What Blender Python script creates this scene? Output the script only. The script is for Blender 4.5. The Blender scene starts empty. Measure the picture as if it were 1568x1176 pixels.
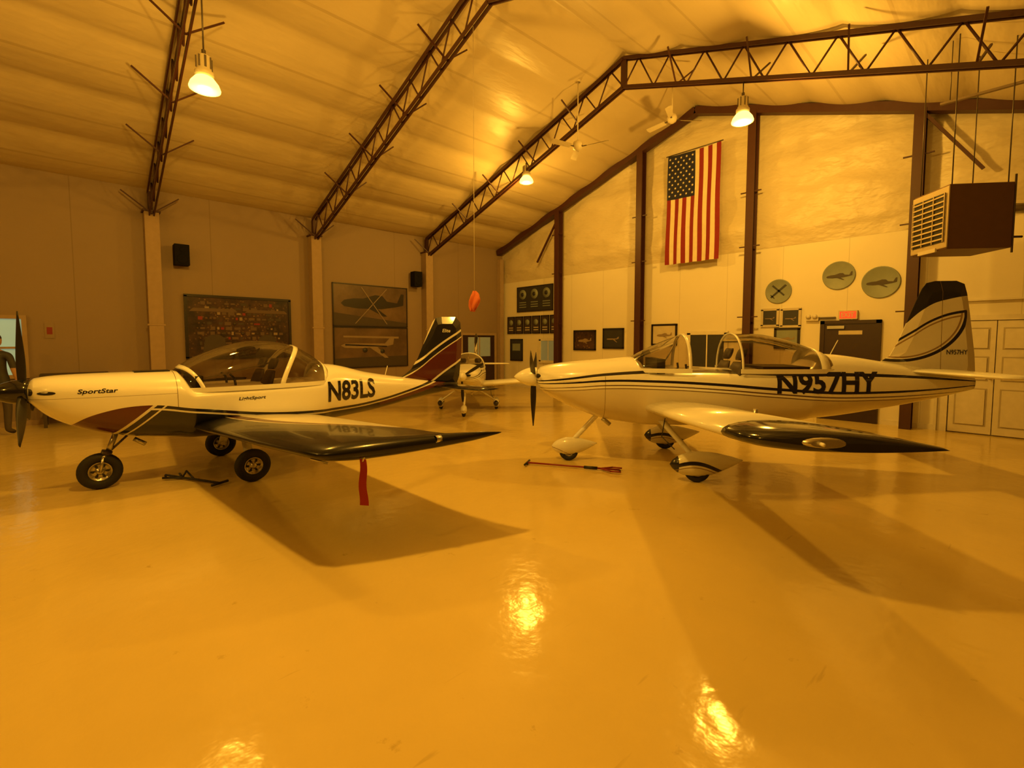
import bpy, bmesh, math, random
from mathutils import Vector, Matrix, noise
random.seed(4)
COL=bpy.context.scene.collection
XL,XR,YB,YF=-13.07,1.8,11.63,-9.0
EZ,RX,RZ=4.95,-5.635,7.42
def roofz(x): return EZ+(RZ-EZ)*(1-abs(x-RX)/(RX-XL))

# ------------------------------------------------------------ materials
def newmat(name):
    m=bpy.data.materials.new(name); m.use_nodes=True
    nt=m.node_tree; b=nt.nodes['Principled BSDF']
    return m,nt,b
class NG:
    def __init__(s,nt): s.nt=nt
    def n(s,t): return s.nt.nodes.new(t)
    def link(s,a,b): s.nt.links.new(a,b)
    def setin(s,sock,v):
        if isinstance(v,(int,float)): sock.default_value=v
        elif isinstance(v,tuple): sock.default_value=(*v,1) if len(v)==3 else v
        else: s.link(v,sock)
    def math(s,op,a,b=0.0,c=None):
        n=s.n('ShaderNodeMath'); n.operation=op; s.setin(n.inputs[0],a); s.setin(n.inputs[1],b)
        if c is not None: s.setin(n.inputs[2],c)
        return n.outputs[0]
    def mix(s,f,a,b):
        n=s.n('ShaderNodeMix'); n.data_type='RGBA'; s.setin(n.inputs[0],f); s.setin(n.inputs[6],a); s.setin(n.inputs[7],b); return n.outputs[2]
    def coord(s):
        t=s.n('ShaderNodeTexCoord'); x=s.n('ShaderNodeSeparateXYZ'); s.link(t.outputs['Object'],x.inputs[0]); return x.outputs[0],x.outputs[1],x.outputs[2],t.outputs['Object']
    def curve(s,x,pts,x0,x1,z0,z1):
        u=s.math('DIVIDE',s.math('SUBTRACT',x,x0),x1-x0)
        n=s.n('ShaderNodeFloatCurve'); s.link(u,n.inputs['Value'])
        c=n.mapping.curves[0]
        P=[((p[0]-x0)/(x1-x0),(p[1]-z0)/(z1-z0)) for p in pts]
        c.points[0].location=P[0]; c.points[1].location=P[-1]
        for p in P[1:-1]: c.points.new(*p)
        n.mapping.update()
        return s.math('ADD',s.math('MULTIPLY',n.outputs[0],z1-z0),z0)
    def noise(s,co,scale,detail=3.0,rough=.5,stretch=None):
        n=s.n('ShaderNodeTexNoise'); n.inputs['Scale'].default_value=scale; n.inputs['Detail'].default_value=detail; n.inputs['Roughness'].default_value=rough
        if stretch:
            m=s.n('ShaderNodeMapping'); m.inputs['Scale'].default_value=stretch; s.link(co,m.inputs['Vector']); co=m.outputs[0]
        s.link(co,n.inputs['Vector']); return n.outputs['Fac']
    def ramp(s,f,a,b):
        n=s.n('ShaderNodeMapRange'); s.link(f,n.inputs[0]); n.inputs[1].default_value=a; n.inputs[2].default_value=b; return n.outputs[0]
    def bump(s,h,strength,dist,b):
        n=s.n('ShaderNodeBump'); n.inputs['Strength'].default_value=strength; n.inputs['Distance'].default_value=dist
        s.link(h,n.inputs['Height']); s.link(n.outputs[0],b.inputs['Normal'])
def pmat(name,col,rough=.5,metal=0.0,var=.12,scale=9.0,coat=0.0,bump=0.0,spec=None):
    m,nt,b=newmat(name); g=NG(nt); x,y,z,co=g.coord()
    f=g.noise(co,scale,4)
    lo=tuple(c*(1-var) for c in col); hi=tuple(min(1,c*(1+var)) for c in col)
    g.link(g.mix(f,lo,hi),b.inputs['Base Color'])
    b.inputs['Roughness'].default_value=rough; b.inputs['Metallic'].default_value=metal; b.inputs['Coat Weight'].default_value=coat
    b.inputs['Coat Roughness'].default_value=.05
    if spec is not None: b.inputs['Specular IOR Level'].default_value=spec
    if bump: g.bump(f,bump,.01,b)
    return m
def emat(name,col,s):
    m,nt,b=newmat(name); g=NG(nt); x,y,z,co=g.coord()
    f=g.noise(co,6.0,2)
    g.link(g.mix(f,tuple(c*.85 for c in col),col),b.inputs['Emission Color']); b.inputs['Emission Strength'].default_value=s
    b.inputs['Base Color'].default_value=(*col,1); b.inputs['Roughness'].default_value=.3
    return m
def glassmat(name,tint,gl=.12):
    m=bpy.data.materials.new(name); m.use_nodes=True; nt=m.node_tree; nt.nodes.clear(); g=NG(nt)
    o=g.n('ShaderNodeOutputMaterial'); t=g.n('ShaderNodeBsdfTransparent'); gs=g.n('ShaderNodeBsdfGlossy'); mx=g.n('ShaderNodeMixShader')
    lw=g.n('ShaderNodeLayerWeight'); lw.inputs[0].default_value=gl+.1
    x,y,z,co=g.coord(); f=g.noise(co,2.0,2)
    g.link(g.mix(f,tuple(c*.92 for c in tint),tint),t.inputs[0])
    gs.inputs['Roughness'].default_value=.03; gs.inputs[0].default_value=(.9,.9,.9,1)
    g.link(g.math('ADD',g.math('MULTIPLY',lw.outputs['Fresnel'],.8),.03),mx.inputs[0]); g.link(t.outputs[0],mx.inputs[1]); g.link(gs.outputs[0],mx.inputs[2]); g.link(mx.outputs[0],o.inputs[0])
    return m

WHITE=(.88,.87,.82); NAVY=(.008,.008,.012); BURG=(.085,.010,.012)
M={}
M['steel']=pmat('red_oxide_steel',(.055,.015,.009),.5)
M['black']=pmat('black_plastic',(.012,.011,.010),.45)
M['spk']=pmat('speaker_cabinet_black',(.008,.007,.006),.8,spec=.15)
M['rubber']=pmat('tire_rubber',(.014,.013,.012),.7)
M['white']=pmat('white_gloss_paint',WHITE,.25,0,.03,3,.6)
M['navy']=pmat('black_gloss_paint',NAVY,.15,0,.1,3,.6)
M['metal']=pmat('brushed_metal',(.55,.53,.48),.3,1.0)
M['dkmetal']=pmat('dark_metal',(.10,.08,.06),.4,.6)
M['seat']=pmat('seat_leather',(.05,.035,.025),.55)
M['panel']=pmat('instrument_panel',(.03,.03,.03),.5)
M['red']=pmat('red_fabric',(.33,.012,.010),.7)
M['redpaint']=pmat('red_paint',(.22,.02,.012),.35)
M['orange']=pmat('orange_fabric',(.62,.16,.06),.85)
M['trimw']=pmat('white_trim',(.70,.64,.52),.5)
M['doorw']=pmat('white_door_paint',(.68,.62,.50),.5)
M['doorg']=pmat('white_door_groove_shade',(.42,.36,.26),.6)  # groove shade painted as a darker door colour, for panel depth
M['doord']=pmat('brown_door_paint',(.030,.012,.009),.4)
M['frame']=pmat('black_frame',(.016,.011,.008),.35)
M['paper']=pmat('certificate_paper',(.55,.48,.36),.6)
M['mid']=pmat('print_midtone',(.26,.19,.12),.45)
M['mid2']=pmat('print_shadow_tone',(.11,.065,.04),.45)
M['dark']=pmat('dark_print',(.03,.03,.035),.45)
M['glass']=glassmat('cockpit_glass_tinted',(.62,.55,.46))
M['glass2']=glassmat('cockpit_glass_clear',(.70,.64,.54))
M['bluegrey']=pmat('plaque_blue',(.22,.25,.22),.5)
M['flagr']=pmat('flag_red',(.22,.010,.010),.8); M['flagw']=pmat('flag_white',(.68,.60,.44),.8); M['flagb']=pmat('flag_blue',(.010,.012,.045),.8)
M['heater']=pmat('heater_enclosure',(.12,.06,.035),.5,.2)
M['heaterf']=pmat('heater_front',(.45,.36,.22),.5,.1)
M['fan']=pmat('fan_white',(.60,.52,.36),.5)
M['exit']=emat('exit_sign_red',(1.0,.07,.02),.7)
M['lamp']=emat('sodium_lamp_glass',(1.0,.66,.11),4.2)
M['win']=emat('daylight_pane',(.36,.60,.46),.34)
M['win2']=emat('dim_window_pane',(.30,.36,.20),.10)
M['pillar']=pmat('pilaster_paint',(.36,.26,.17),.7)

# ------------------------------------------------------------ mesh builder
class MB:
    def __init__(s): s.v=[];s.f=[];s.m=[];s.sm=[];s.mats=[]
    def mi(s,m):
        if m not in s.mats: s.mats.append(m)
        return s.mats.index(m)
    def add(s,vs,fs,mat,smooth=False):
        o=len(s.v); s.v+= [tuple(v) for v in vs]; k=s.mi(mat)
        for f in fs: s.f.append(tuple(i+o for i in f)); s.m.append(k); s.sm.append(smooth)
    def box(s,a,b,mat):
        vs=[(x,y,z) for x in(a[0],b[0]) for y in (a[1],b[1]) for z in (a[2],b[2])]
        s.add(vs,[(0,1,3,2),(4,6,7,5),(0,4,5,1),(2,3,7,6),(0,2,6,4),(1,5,7,3)],mat)
    def beam(s,p0,p1,w,h,mat,up=(0,0,1)):
        p0=Vector(p0);p1=Vector(p1);d=(p1-p0).normalized();u=Vector(up)
        if abs(d.dot(u))>.98: u=Vector((0,1,0))
        a=d.cross(u).normalized();b=a.cross(d).normalized()
        vs=[p+a*(i*w/2)+b*(j*h/2) for p in(p0,p1) for i,j in((-1,-1),(1,-1),(1,1),(-1,1))]
        s.add(vs,[(0,1,2,3),(7,6,5,4),(0,4,5,1),(1,5,6,2),(2,6,7,3),(3,7,4,0)],mat)
    def tube(s,p0,p1,r0,mat,r1=None,n=12,smooth=True):
        r1=r0 if r1 is None else r1
        p0=Vector(p0);p1=Vector(p1);d=(p1-p0).normalized();u=Vector((0,0,1)) if abs(d.z)<.9 else Vector((1,0,0))
        a=d.cross(u).normalized();b=a.cross(d)
        vs=[p+(a*math.cos(t*2*math.pi/n)+b*math.sin(t*2*math.pi/n))*r for p,r in((p0,r0),(p1,r1)) for t in range(n)]
        s.add(vs,[(t,(t+1)%n,n+(t+1)%n,n+t) for t in range(n)],mat,smooth)
        s.add(vs,[tuple(range(n))[::-1],tuple(range(n,2*n))],mat)
    def path(s,pts,r,mat,n=10):
        for a,b in zip(pts,pts[1:]): s.tube(a,b,r,mat,n=n)
    def rings(s,R,mat,cap=True,smooth=True,closed=True):
        n=len(R[0]); vs=[v for r in R for v in r]; fs=[]
        for i in range(len(R)-1):
            for j in range(n if closed else n-1):
                k=(j+1)%n; fs.append((i*n+j,i*n+k,(i+1)*n+k,(i+1)*n+j))
        s.add(vs,fs,mat,smooth)
        if cap:
            s.add(R[0],[tuple(range(n))[::-1]],mat); s.add(R[-1],[tuple(range(n))],mat)
    def lathe(s,prof,mat,c=(0,0,0),axis='z',n=24,smooth=True,cap=False):
        R=[]
        for r,h in prof:
            ring=[]
            for t in range(n):
                a=2*math.pi*t/n; p=(r*math.cos(a),r*math.sin(a))
                if axis=='z': q=(p[0],p[1],h)
                elif axis=='x': q=(h,p[0],p[1])
                else: q=(p[1],h,p[0])
                ring.append((q[0]+c[0],q[1]+c[1],q[2]+c[2]))
            R.append(ring)
        s.rings(R,mat,cap,smooth)
    def poly(s,pts,mat): s.add(pts,[tuple(range(len(pts)))],mat)
    def obj(s,name,parent=None,loc=(0,0,0),rotz=0.0,bevel=0.0,scale=1.0,merge=True):
        me=bpy.data.meshes.new(name); me.from_pydata(s.v,[],s.f)
        for m in s.mats: me.materials.append(m)
        for i,p in enumerate(me.polygons): p.material_index=s.m[i]; p.use_smooth=s.sm[i]
        bm=bmesh.new(); bm.from_mesh(me)
        if merge: bmesh.ops.remove_doubles(bm,verts=bm.verts,dist=1e-5)
        bmesh.ops.recalc_face_normals(bm,faces=bm.faces); bm.to_mesh(me); bm.free()
        o=bpy.data.objects.new(name,me); COL.objects.link(o); o.location=loc; o.rotation_euler=(0,0,rotz); o.scale=(scale,)*3
        if parent: o.parent=parent
        if bevel:
            md=o.modifiers.new('bevel','BEVEL'); md.width=bevel; md.segments=2; md.limit_method='ANGLE'
        return o
def empty(name,loc=(0,0,0),rotz=0.0,scale=1.0):
    e=bpy.data.objects.new(name,None); COL.objects.link(e); e.location=loc; e.rotation_euler=(0,0,rotz); e.scale=(scale,)*3; e.empty_display_size=.3; return e

# ------------------------------------------------------------ room shell
m,nt,b=newmat('amber_epoxy_floor'); g=NG(nt); x,y,z,co=g.coord()
n1=g.noise(co,.35,5,.6); n2=g.noise(co,5.0,6,.65); n4=g.noise(co,1.1,4,.55)
c=g.mix(g.ramp(n1,.3,.7),(.63,.49,.16),(.72,.56,.20)); c=g.mix(g.ramp(n2,.66,.74),c,(.54,.40,.13))
sc=g.noise(co,14,3,.5,(1,.12,1)); c=g.mix(g.math('MULTIPLY',g.ramp(sc,.70,.76),.25),c,(.3,.2,.08))
g.link(c,b.inputs['Base Color']); g.link(g.math('ADD',g.math('MULTIPLY',n2,.12),.08),b.inputs['Roughness'])
b.inputs['Specular IOR Level'].default_value=.30
g.bump(g.math('ADD',g.math('MULTIPLY',g.noise(co,9.0,3,.5),.40),g.math('ADD',g.math('MULTIPLY',n4,1.2),g.math('MULTIPLY',g.noise(co,3.2,3),.9))),.45,.012,b)
mfloor=m
B=MB(); B.box((XL-.2,YF-.2,-.15),(XR+.2,YB+.2,0),mfloor); B.obj('floor')
def wallmat(name,col,panel=1.2,axis=0,bumpy=.12):
    m,nt,b=newmat(name); g=NG(nt); x,y,z,co=g.coord(); u=(x,y)[axis]
    fr=g.math('FRACT',g.math('DIVIDE',u,panel)); seam=g.math('LESS_THAN',fr,.008)
    f=g.noise(co,1.3,4)
    c=g.mix(f,tuple(k*.9 for k in col),col); c=g.mix(g.math('MULTIPLY',seam,.3),c,(.1,.06,.03))
    g.link(c,b.inputs['Base Color']); b.inputs['Roughness'].default_value=.62
    g.bump(g.noise(co,25,3),bumpy,.004,b); return m
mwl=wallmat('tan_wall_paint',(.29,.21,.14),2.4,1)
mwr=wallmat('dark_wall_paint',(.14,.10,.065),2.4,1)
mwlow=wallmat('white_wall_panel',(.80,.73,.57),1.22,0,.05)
m,nt,b=newmat('wall_insulation_facing'); g=NG(nt); x,y,z,co=g.coord()
c=g.mix(g.noise(co,1.2,4),(.56,.48,.32),(.66,.57,.40)); g.link(c,b.inputs['Base Color']); b.inputs['Roughness'].default_value=.45
g.bump(g.noise(co,2.2,3,.5,(1,1,2.0)),.5,.10,b); mins=m
m,nt,b=newmat('ceiling_insulation_facing'); g=NG(nt); x,y,z,co=g.coord()
c=g.mix(g.noise(co,.8,4),(.52,.43,.27),(.59,.49,.32))
fr=g.math('FRACT',g.math('DIVIDE',g.math('ABSOLUTE',g.math('SUBTRACT',x,RX)),1.24)); seam=g.math('LESS_THAN',g.math('ABSOLUTE',g.math('SUBTRACT',fr,.5)),.02)
g.link(g.mix(g.math('MULTIPLY',seam,.30),c,(.25,.17,.08)),b.inputs['Base Color']); b.inputs['Roughness'].default_value=.42
g.bump(g.noise(co,2.0,3,.5,(2.2,.5,1)),.35,.06,b); mceil=m

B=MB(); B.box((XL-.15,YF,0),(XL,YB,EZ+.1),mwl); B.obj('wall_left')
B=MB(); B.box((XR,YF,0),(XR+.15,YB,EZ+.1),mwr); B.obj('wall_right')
def gable(name,Y,t,mat):
    B=MB(); P=[(XL,0),(XR,0),(XR,EZ+.05),(RX,RZ+.05),(XL,EZ+.05)]
    a=[(p[0],Y,p[1]) for p in P]; c_=[(p[0],Y+t,p[1]) for p in P]; n=5
    B.add(a+c_,[tuple(range(5)),tuple(range(5,10))[::-1]]+[(i,(i+1)%n,n+(i+1)%n,n+i) for i in range(n)],mat); B.obj(name)
gable('wall_back',YB,.15,mwlow); gable('wall_front',YF,-.15,mwr)
B=MB(); nx,nz=160,60; vs=[]; cols=[XL,-10.12,-7.15,-4.28,-1.39,XR]; Z0=3.75
for i in range(nx+1):
    X=XL+(XR-XL)*i/nx; dc=min(abs(X-c) for c in cols)
    for j in range(nz+1):
        Z=Z0+(roofz(X)-Z0)*j/nz
        k=min(1,(Z-Z0)/.4)*min(1,dc/.5)
        d=.004+max(0,k*(.05+.08*noise.noise(Vector((X*.8,0,Z*2.0)))+.03*noise.noise(Vector((X*2.0,3,Z*4)))-.02*math.cos(Z*2*math.pi/1.22)))
        vs.append((X,YB-min(.11,d),Z))
B.add(vs,[(i*(nz+1)+j,(i+1)*(nz+1)+j,(i+1)*(nz+1)+j+1,i*(nz+1)+j+1) for i in range(nx) for j in range(nz)],mins,True); B.obj('insulation_blanket')
B=MB()
for side in (0,1):
    nu,nv=84,120; vs=[]
    for i in range(nu+1):
        u=i/nu; X=(XL+(RX-XL)*u) if side==0 else (XR+(RX-XR)*u)
        L=u*7.84
        for j in range(nv+1):
            Y=YF+(YB-YF)*j/nv
            s=.085*abs(math.sin(math.pi*L/1.307))**.8*(1+.35*noise.noise(Vector((X*.3,Y*.35,side)))) + .012*noise.noise(Vector((X*1.2,Y*.6,side+5)))
            if i in(0,nu): s=0
            vs.append((X,Y,roofz(X)-s))
    B.add(vs,[(i*(nv+1)+j,(i+1)*(nv+1)+j,(i+1)*(nv+1)+j+1,i*(nv+1)+j+1) for i in range(nu) for j in range(nv)],mceil,True)
B.obj('ceiling')

# ------------------------------------------------------------ steel trusses
def truss(Y):
    B=MB(); S=M['steel']
    for sg,xe in ((1,XL+.12),(-1,XR-.12)):
        n=11; D=.56
        top=[Vector((xe+(RX-xe)*i/n,Y,roofz(xe+(RX-xe)*i/n)-.12)) for i in range(n+1)]
        bot=[p-Vector((0,0,D)) for p in top]
        for off in (-.04,.04):
            o=Vector((0,off,0))
            B.beam(top[0]+o,top[-1]+o,.025,.065,S); B.beam(bot[0]+o,bot[-1]+o,.025,.065,S)
        for i in range(n):
            mid=(top[i]+top[i+1])/2
            B.tube(bot[i],mid,.015,S,n=8); B.tube(mid,bot[i+1],.015,S,n=8)
        B.beam(top[0],bot[0],.12,.08,S,(0,1,0)); B.beam(top[-1],bot[-1],.12,.06,S,(0,1,0))
        for i in (0,3,5,7,9):
            p=bot[i]+(bot[min(n,i+1)]-bot[i])*.3
            for q in (-1,1):
                B.beam(p,p+Vector((-.10*sg,.50*q,.42)),.025,.025,S)
    B.obj('roof_truss')
for Y in (8.29,4.77,1.29,-2.2,-5.7): truss(Y)
B=MB(); S=M['steel']
for xe in (XL+.05,XR-.05):
    B.beam((xe,YB-.24,roofz(xe)-.14),(RX,YB-.24,RZ-.14),.20,.17,S)
for X in (-10.12,-7.15,-4.28,-1.39):
    zt=roofz(X)-.2
    for dy in (-.34,-.14): B.box((X-.085,YB+dy-.01,0),(X+.085,YB+dy+.01,zt),S)
    B.box((X-.012,YB-.34,0),(X+.012,YB-.14,zt),S)
    for z in (2.2,3.8,5.02):
        if z<zt:
            B.box((X-.22,YB-.31,z-.012),(X+.22,YB-.28,z+.012),S)
for a,b_ in (((-1.35,5.75),(-.54,4.55)),((-10.15,5.45),(-11.0,4.25))):
    B.beam((a[0],YB-.3,a[1]),(b_[0],YB-.3,b_[1]),.05,.05,S)
B.obj('gable_steel_frame')
for Y in (-5.7,-2.2,1.29,4.77,8.29):
    B=MB(); B.box((XL+.002,Y-.13,0),(XL+.28,Y+.13,4.42),M['pillar']); B.box((XL+.002,Y-.16,4.42),(XL+.30,Y+.16,4.46),M['steel']); B.box((XL+.28,Y-.16,1.98),(XL+.29,Y+.16,2.02),M['pillar']); B.obj('support_column',bevel=.01)
B=MB(); B.box((XL+.002,YB-.28,0),(XL+.2,YB-.12,4.6),M['pillar']); B.obj('support_column',bevel=.01)
B=MB(); B.box((XL,YF,0),(XL+.02,YB,.1),M['pillar']); B.obj('baseboard_left')
B=MB(); B.box((XL,YB-.02,0),(-2.95,YB,.1),M['trimw']); B.box((-1.8,YB-.02,0),(-1.0,YB,.1),M['trimw']); B.obj('baseboard_back')

# ------------------------------------------------------------ high bay lamps
LC=(1.0,.515,.06)
LS=.80
def lamp(X,Y,Z,W):
    E=empty('high_bay_lamp',(X,Y,Z),0,LS)
    B=MB()
    B.lathe([(.07,.42),(.10,.40),(.10,.20),(.13,.17),(.13,.12),(.08,.10)],M['fan'],n=20,cap=True)
    B.tube((0,0,.42),(0,0,(roofz(X)-.70-Z)/LS),.012,M['dkmetal'])
    B.lathe([(.03,.50),(.03,.42)],M['dkmetal'],n=10)
    for a in range(8):
        t=a*math.pi/4; B.beam((.1*math.cos(t),.1*math.sin(t),.22),(.1*math.cos(t),.1*math.sin(t),.39),.012,.03,M['dkmetal'])
    B.obj('housing',E)
    B=MB(); B.lathe([(.08,.11),(.13,.08),(.19,0),(.215,-.07),(.21,-.09),(.15,-.115),(.0001,-.125)],M['lamp'],n=28); B.obj('glass_reflector',E)
    L=bpy.data.lights.new('sodium_light','POINT'); L.energy=W; L.color=LC; L.shadow_soft_size=.12
    o=bpy.data.objects.new('sodium_light',L); COL.objects.link(o); o.parent=E; o.location=(0,0,-.32)
W=238
lamp(-6.98,1.29,4.82,W*.85); lamp(-3.25,1.29,5.25,W*2.15); lamp(-8.43,8.29,5.62,W*1.0); lamp(-3.3,8.29,5.36,W*1.75); lamp(-8.2,-5.7,5.3,W*.8); lamp(-3.1,-5.7,5.3,W*.9)
w=bpy.data.worlds.new('world'); bpy.context.scene.world=w; w.use_nodes=True
w.node_tree.nodes['Background'].inputs[0].default_value=(.9,.45,.08,1); w.node_tree.nodes['Background'].inputs[1].default_value=.05

# ------------------------------------------------------------ ceiling fans
def fan(X,Y,Z,a0):
    B=MB(); B.tube((0,0,.1),(0,0,roofz(X)-.03-Z),.012,M['fan']); B.lathe([(.02,.14),(.09,.1),(.11,.03),(.09,-.04),(.03,-.08),(.001,-.085)],M['fan'],n=20)
    B.lathe([(.05,roofz(X)-Z-.1),(.06,roofz(X)-Z-.03)],M['fan'],n=14)
    for k in range(3):
        a=a0+k*2*math.pi/3; d=Vector((math.cos(a),math.sin(a),0)); s=Vector((-d.y,d.x,0))
        B.beam(d*.08,d*.2,.03,.01,M['dkmetal'])
        w=.065; T=Vector((0,0,.02))
        P=[d*.18+s*w*.8+T,d*.66+s*w+T,d*.68,d*.66-s*w-T,d*.18-s*w*.8-T]
        B.poly(P,M['fan']); B.poly([v+Vector((0,0,-.008)) for v in P],M['fan'])
    B.obj('ceiling_fan',None,(X,Y,Z))
fan(-6.5,7.9,5.72,.3); fan(-5.46,9.9,6.55,.9)

# ------------------------------------------------------------ loft helpers
def pchip(xs,ys):
    n=len(xs); h=[xs[i+1]-xs[i] for i in range(n-1)]; d=[(ys[i+1]-ys[i])/h[i] for i in range(n-1)]
    m=[d[0]]+[0 if d[i-1]*d[i]<=0 else 2*d[i-1]*d[i]/(d[i-1]+d[i]) for i in range(1,n-1)]+[d[-1]]
    def f(x):
        x=max(xs[0],min(xs[-1],x)); i=0
        while i<n-2 and x>xs[i+1]: i+=1
        t=(x-xs[i])/h[i]
        return (2*t**3-3*t**2+1)*ys[i]+(t**3-2*t**2+t)*h[i]*m[i]+(-2*t**3+3*t**2)*ys[i+1]+(t**3-t**2)*h[i]*m[i+1]
    return f
class Fus:
    def __init__(s,secs):
        s.s=secs; xs=[q[0] for q in secs]; s.F=[pchip(xs,[q[k] for q in secs]) for k in range(1,6)]
    def ring(s,y,n=56):
        zb,zc,zt,hw,e=[f(y) for f in s.F]; R=[]
        for t in range(n):
            a=2*math.pi*t/n; c,sn=math.cos(a),math.sin(a)
            hh=(zt-zc) if sn>0 else (zc-zb)
            R.append((hw*math.copysign(abs(c)**(2/e),c),y,zc+hh*math.copysign(abs(sn)**(2/e),sn)))
        return R
    def sx(s,y,z):
        zb,zc,zt,hw,e=[f(y) for f in s.F]; hh=(zt-zc) if z>zc else (zc-zb)
        q=min(.999,abs(z-zc)/hh); return hw*(1-q**e)**(1/e)
    def build(s,mat,parent,N=110):
        B=MB(); ys=[s.s[0][0]+(s.s[-1][0]-s.s[0][0])*i/N for i in range(N+1)]
        ys=sorted(set(ys+[q[0] for q in s.s])); ys=[y for i,y in enumerate(ys) if i==0 or y-ys[i-1]>.003]
        B.rings([s.ring(y) for y in ys],mat); return B.obj('fuselage',parent)
def airfoil(n=14):
    up=[];lo=[]
    for i in range(n+1):
        x=.5*(1-math.cos(math.pi*i/n)); t=5*(.2969*math.sqrt(x)-.1260*x-.3516*x*x+.2843*x**3-.1036*x**4)
        cam=.08*x*(1-x); up.append((x,t+cam)); lo.append((x,-t*.85+cam*.6))
    return up[::-1]+lo[1:]
AF=airfoil()
def wing(secs,mat,parent,name,mirror=True,fine=1):
    obs=[]
    if fine>1:
        xs=[q[0] for q in secs]; F=[pchip(xs,[q[k] for q in secs]) for k in range(1,5)]; S2=[]
        for a,b_ in zip(secs,secs[1:]):
            for k in range(fine):
                X=a[0]+(b_[0]-a[0])*k/fine; S2.append((X,)+tuple(f(X) for f in F))
        secs=S2+[secs[-1]]
    for sg in ((1,-1) if mirror else (1,)):
        B=MB(); R=[]
        for X,le,te,z,t in secs:
            ch=te-le
            R.append([(sg*X,le+u*ch,z+v*t) for u,v in AF])
        B.rings(R,mat); obs.append(B.obj(name,parent))
    return obs
def slab(poly,thick,mat,parent,name):
    B=MB(); cy=sum(p[0] for p in poly)/len(poly); cz=sum(p[1] for p in poly)/len(poly)
    inner=[(cy+(p[0]-cy)*.72,cz+(p[1]-cz)*.80) for p in poly]; n=len(poly)
    for sg in (1,-1):
        vs=[(sg*.004,p[0],p[1]) for p in poly]+[(sg*thick/2,p[0],p[1]) for p in inner]
        B.add(vs,[(i,(i+1)%n,n+(i+1)%n,n+i) for i in range(n)],mat,False); B.add(vs,[tuple(range(n,2*n))],mat)
    vs=[(.004,p[0],p[1]) for p in poly]+[(-.004,p[0],p[1]) for p in poly]
    B.add(vs,[(i,(i+1)%n,n+(i+1)%n,n+i) for i in range(n)],mat)
    return B.obj(name,parent)
def smooth_poly(P,it=2):
    for _ in range(it):
        Q=[]
        for i in range(len(P)):
            a=P[i];b=P[(i+1)%len(P)]
            Q+=[(a[0]*.8+b[0]*.2,a[1]*.8+b[1]*.2),(a[0]*.2+b[0]*.8,a[1]*.2+b[1]*.8)]
        P=Q
    return P
def textmesh(txt,s0,s1,z0,z1,fx,mat,parent,name,side=1,bold=.02,shear=0.0):
    cu=bpy.data.curves.new('txt','FONT'); cu.body=txt; cu.offset=bold; cu.shear=shear; cu.resolution_u=3
    o=bpy.data.objects.new('txt',cu); COL.objects.link(o); dg=bpy.context.evaluated_depsgraph_get(); dg.update()
    me=bpy.data.meshes.new_from_object(o.evaluated_get(dg)); bpy.data.objects.remove(o)
    xs=[v.co.x for v in me.vertices]; ys=[v.co.y for v in me.vertices]; a0,a1,b0,b1=min(xs),max(xs),min(ys),max(ys)
    for v in me.vertices:
        u=(v.co.x-a0)/(a1-a0); w=(v.co.y-b0)/(b1-b0)
        v.co=(0,(s0+(s1-s0)*u) if side>0 else (s1-(s1-s0)*u),z0+(z1-z0)*w)
    bm=bmesh.new(); bm.from_mesh(me)
    bmesh.ops.remove_doubles(bm,verts=bm.verts,dist=1e-5)
    k=max(2,int((z1-z0)/.025))
    for i in range(1,k):
        bmesh.ops.bisect_plane(bm,geom=bm.verts[:]+bm.edges[:]+bm.faces[:],plane_co=(0,0,z0+(z1-z0)*i/k),plane_no=(0,0,1))
    k=int((s1-s0)/.06)
    for i in range(1,k):
        bmesh.ops.bisect_plane(bm,geom=bm.verts[:]+bm.edges[:]+bm.faces[:],plane_co=(0,s0+(s1-s0)*i/k,0),plane_no=(0,1,0))
    for v in bm.verts: v.co.x=side*(fx(v.co.y,v.co.z)+.004)
    bm.to_mesh(me); bm.free(); me.materials.clear(); me.materials.append(mat)
    ob=bpy.data.objects.new(name,me); COL.objects.link(ob); ob.parent=parent; return ob
def canopy(tops,zs,mat,parent,name,e=2.2,n=28,frames=(),fmat=None,drop=.03):
    xs=[q[0] for q in tops]; ft=pchip(xs,[q[1] for q in tops]); fh=pchip(xs,[q[2] for q in tops])
    def pt(y,a,off=0.0):
        c,sn=math.cos(a),math.sin(a)
        return ((fh(y)+off)*math.copysign(abs(c)**(2/e),c),y,zs-drop+(ft(y)-zs+drop+off)*abs(sn)**(2/e))
    B=MB(); N=44; R=[]
    for i in range(N+1):
        y=xs[0]+(xs[-1]-xs[0])*i/N; R.append([pt(y,math.pi*t/n) for t in range(n+1)])
    B.rings(R,mat,False,True,False); B.obj(name,parent)
    B=MB()
    for ysill,ytop,w in frames:
        R=[]
        for t in range(n+1):
            a=math.pi*t/n; k=math.sin(a)**1.2; y=ysill+(ytop-ysill)*k
            R.append([pt(y-w/2,a,-.004),pt(y-w/2,a,.010),pt(y+w/2,a,.010),pt(y+w/2,a,-.004)])
        B.rings(R,fmat,True,True)
    for a in (0.0,math.pi):
        R=[]
        for i in range(N+1):
            y=xs[0]+(xs[-1]-xs[0])*i/N; p=Vector(pt(y,a))
            sg=1 if a==0 else -1
            R.append([(p.x+sg*.012,y,p.z-.01),(p.x+sg*.012,y,p.z+.045),(p.x-sg*.012,y,p.z+.045),(p.x-sg*.012,y,p.z-.01)])
        B.rings(R,fmat,True,False)
    B.obj(name+'_frame',parent)
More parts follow.
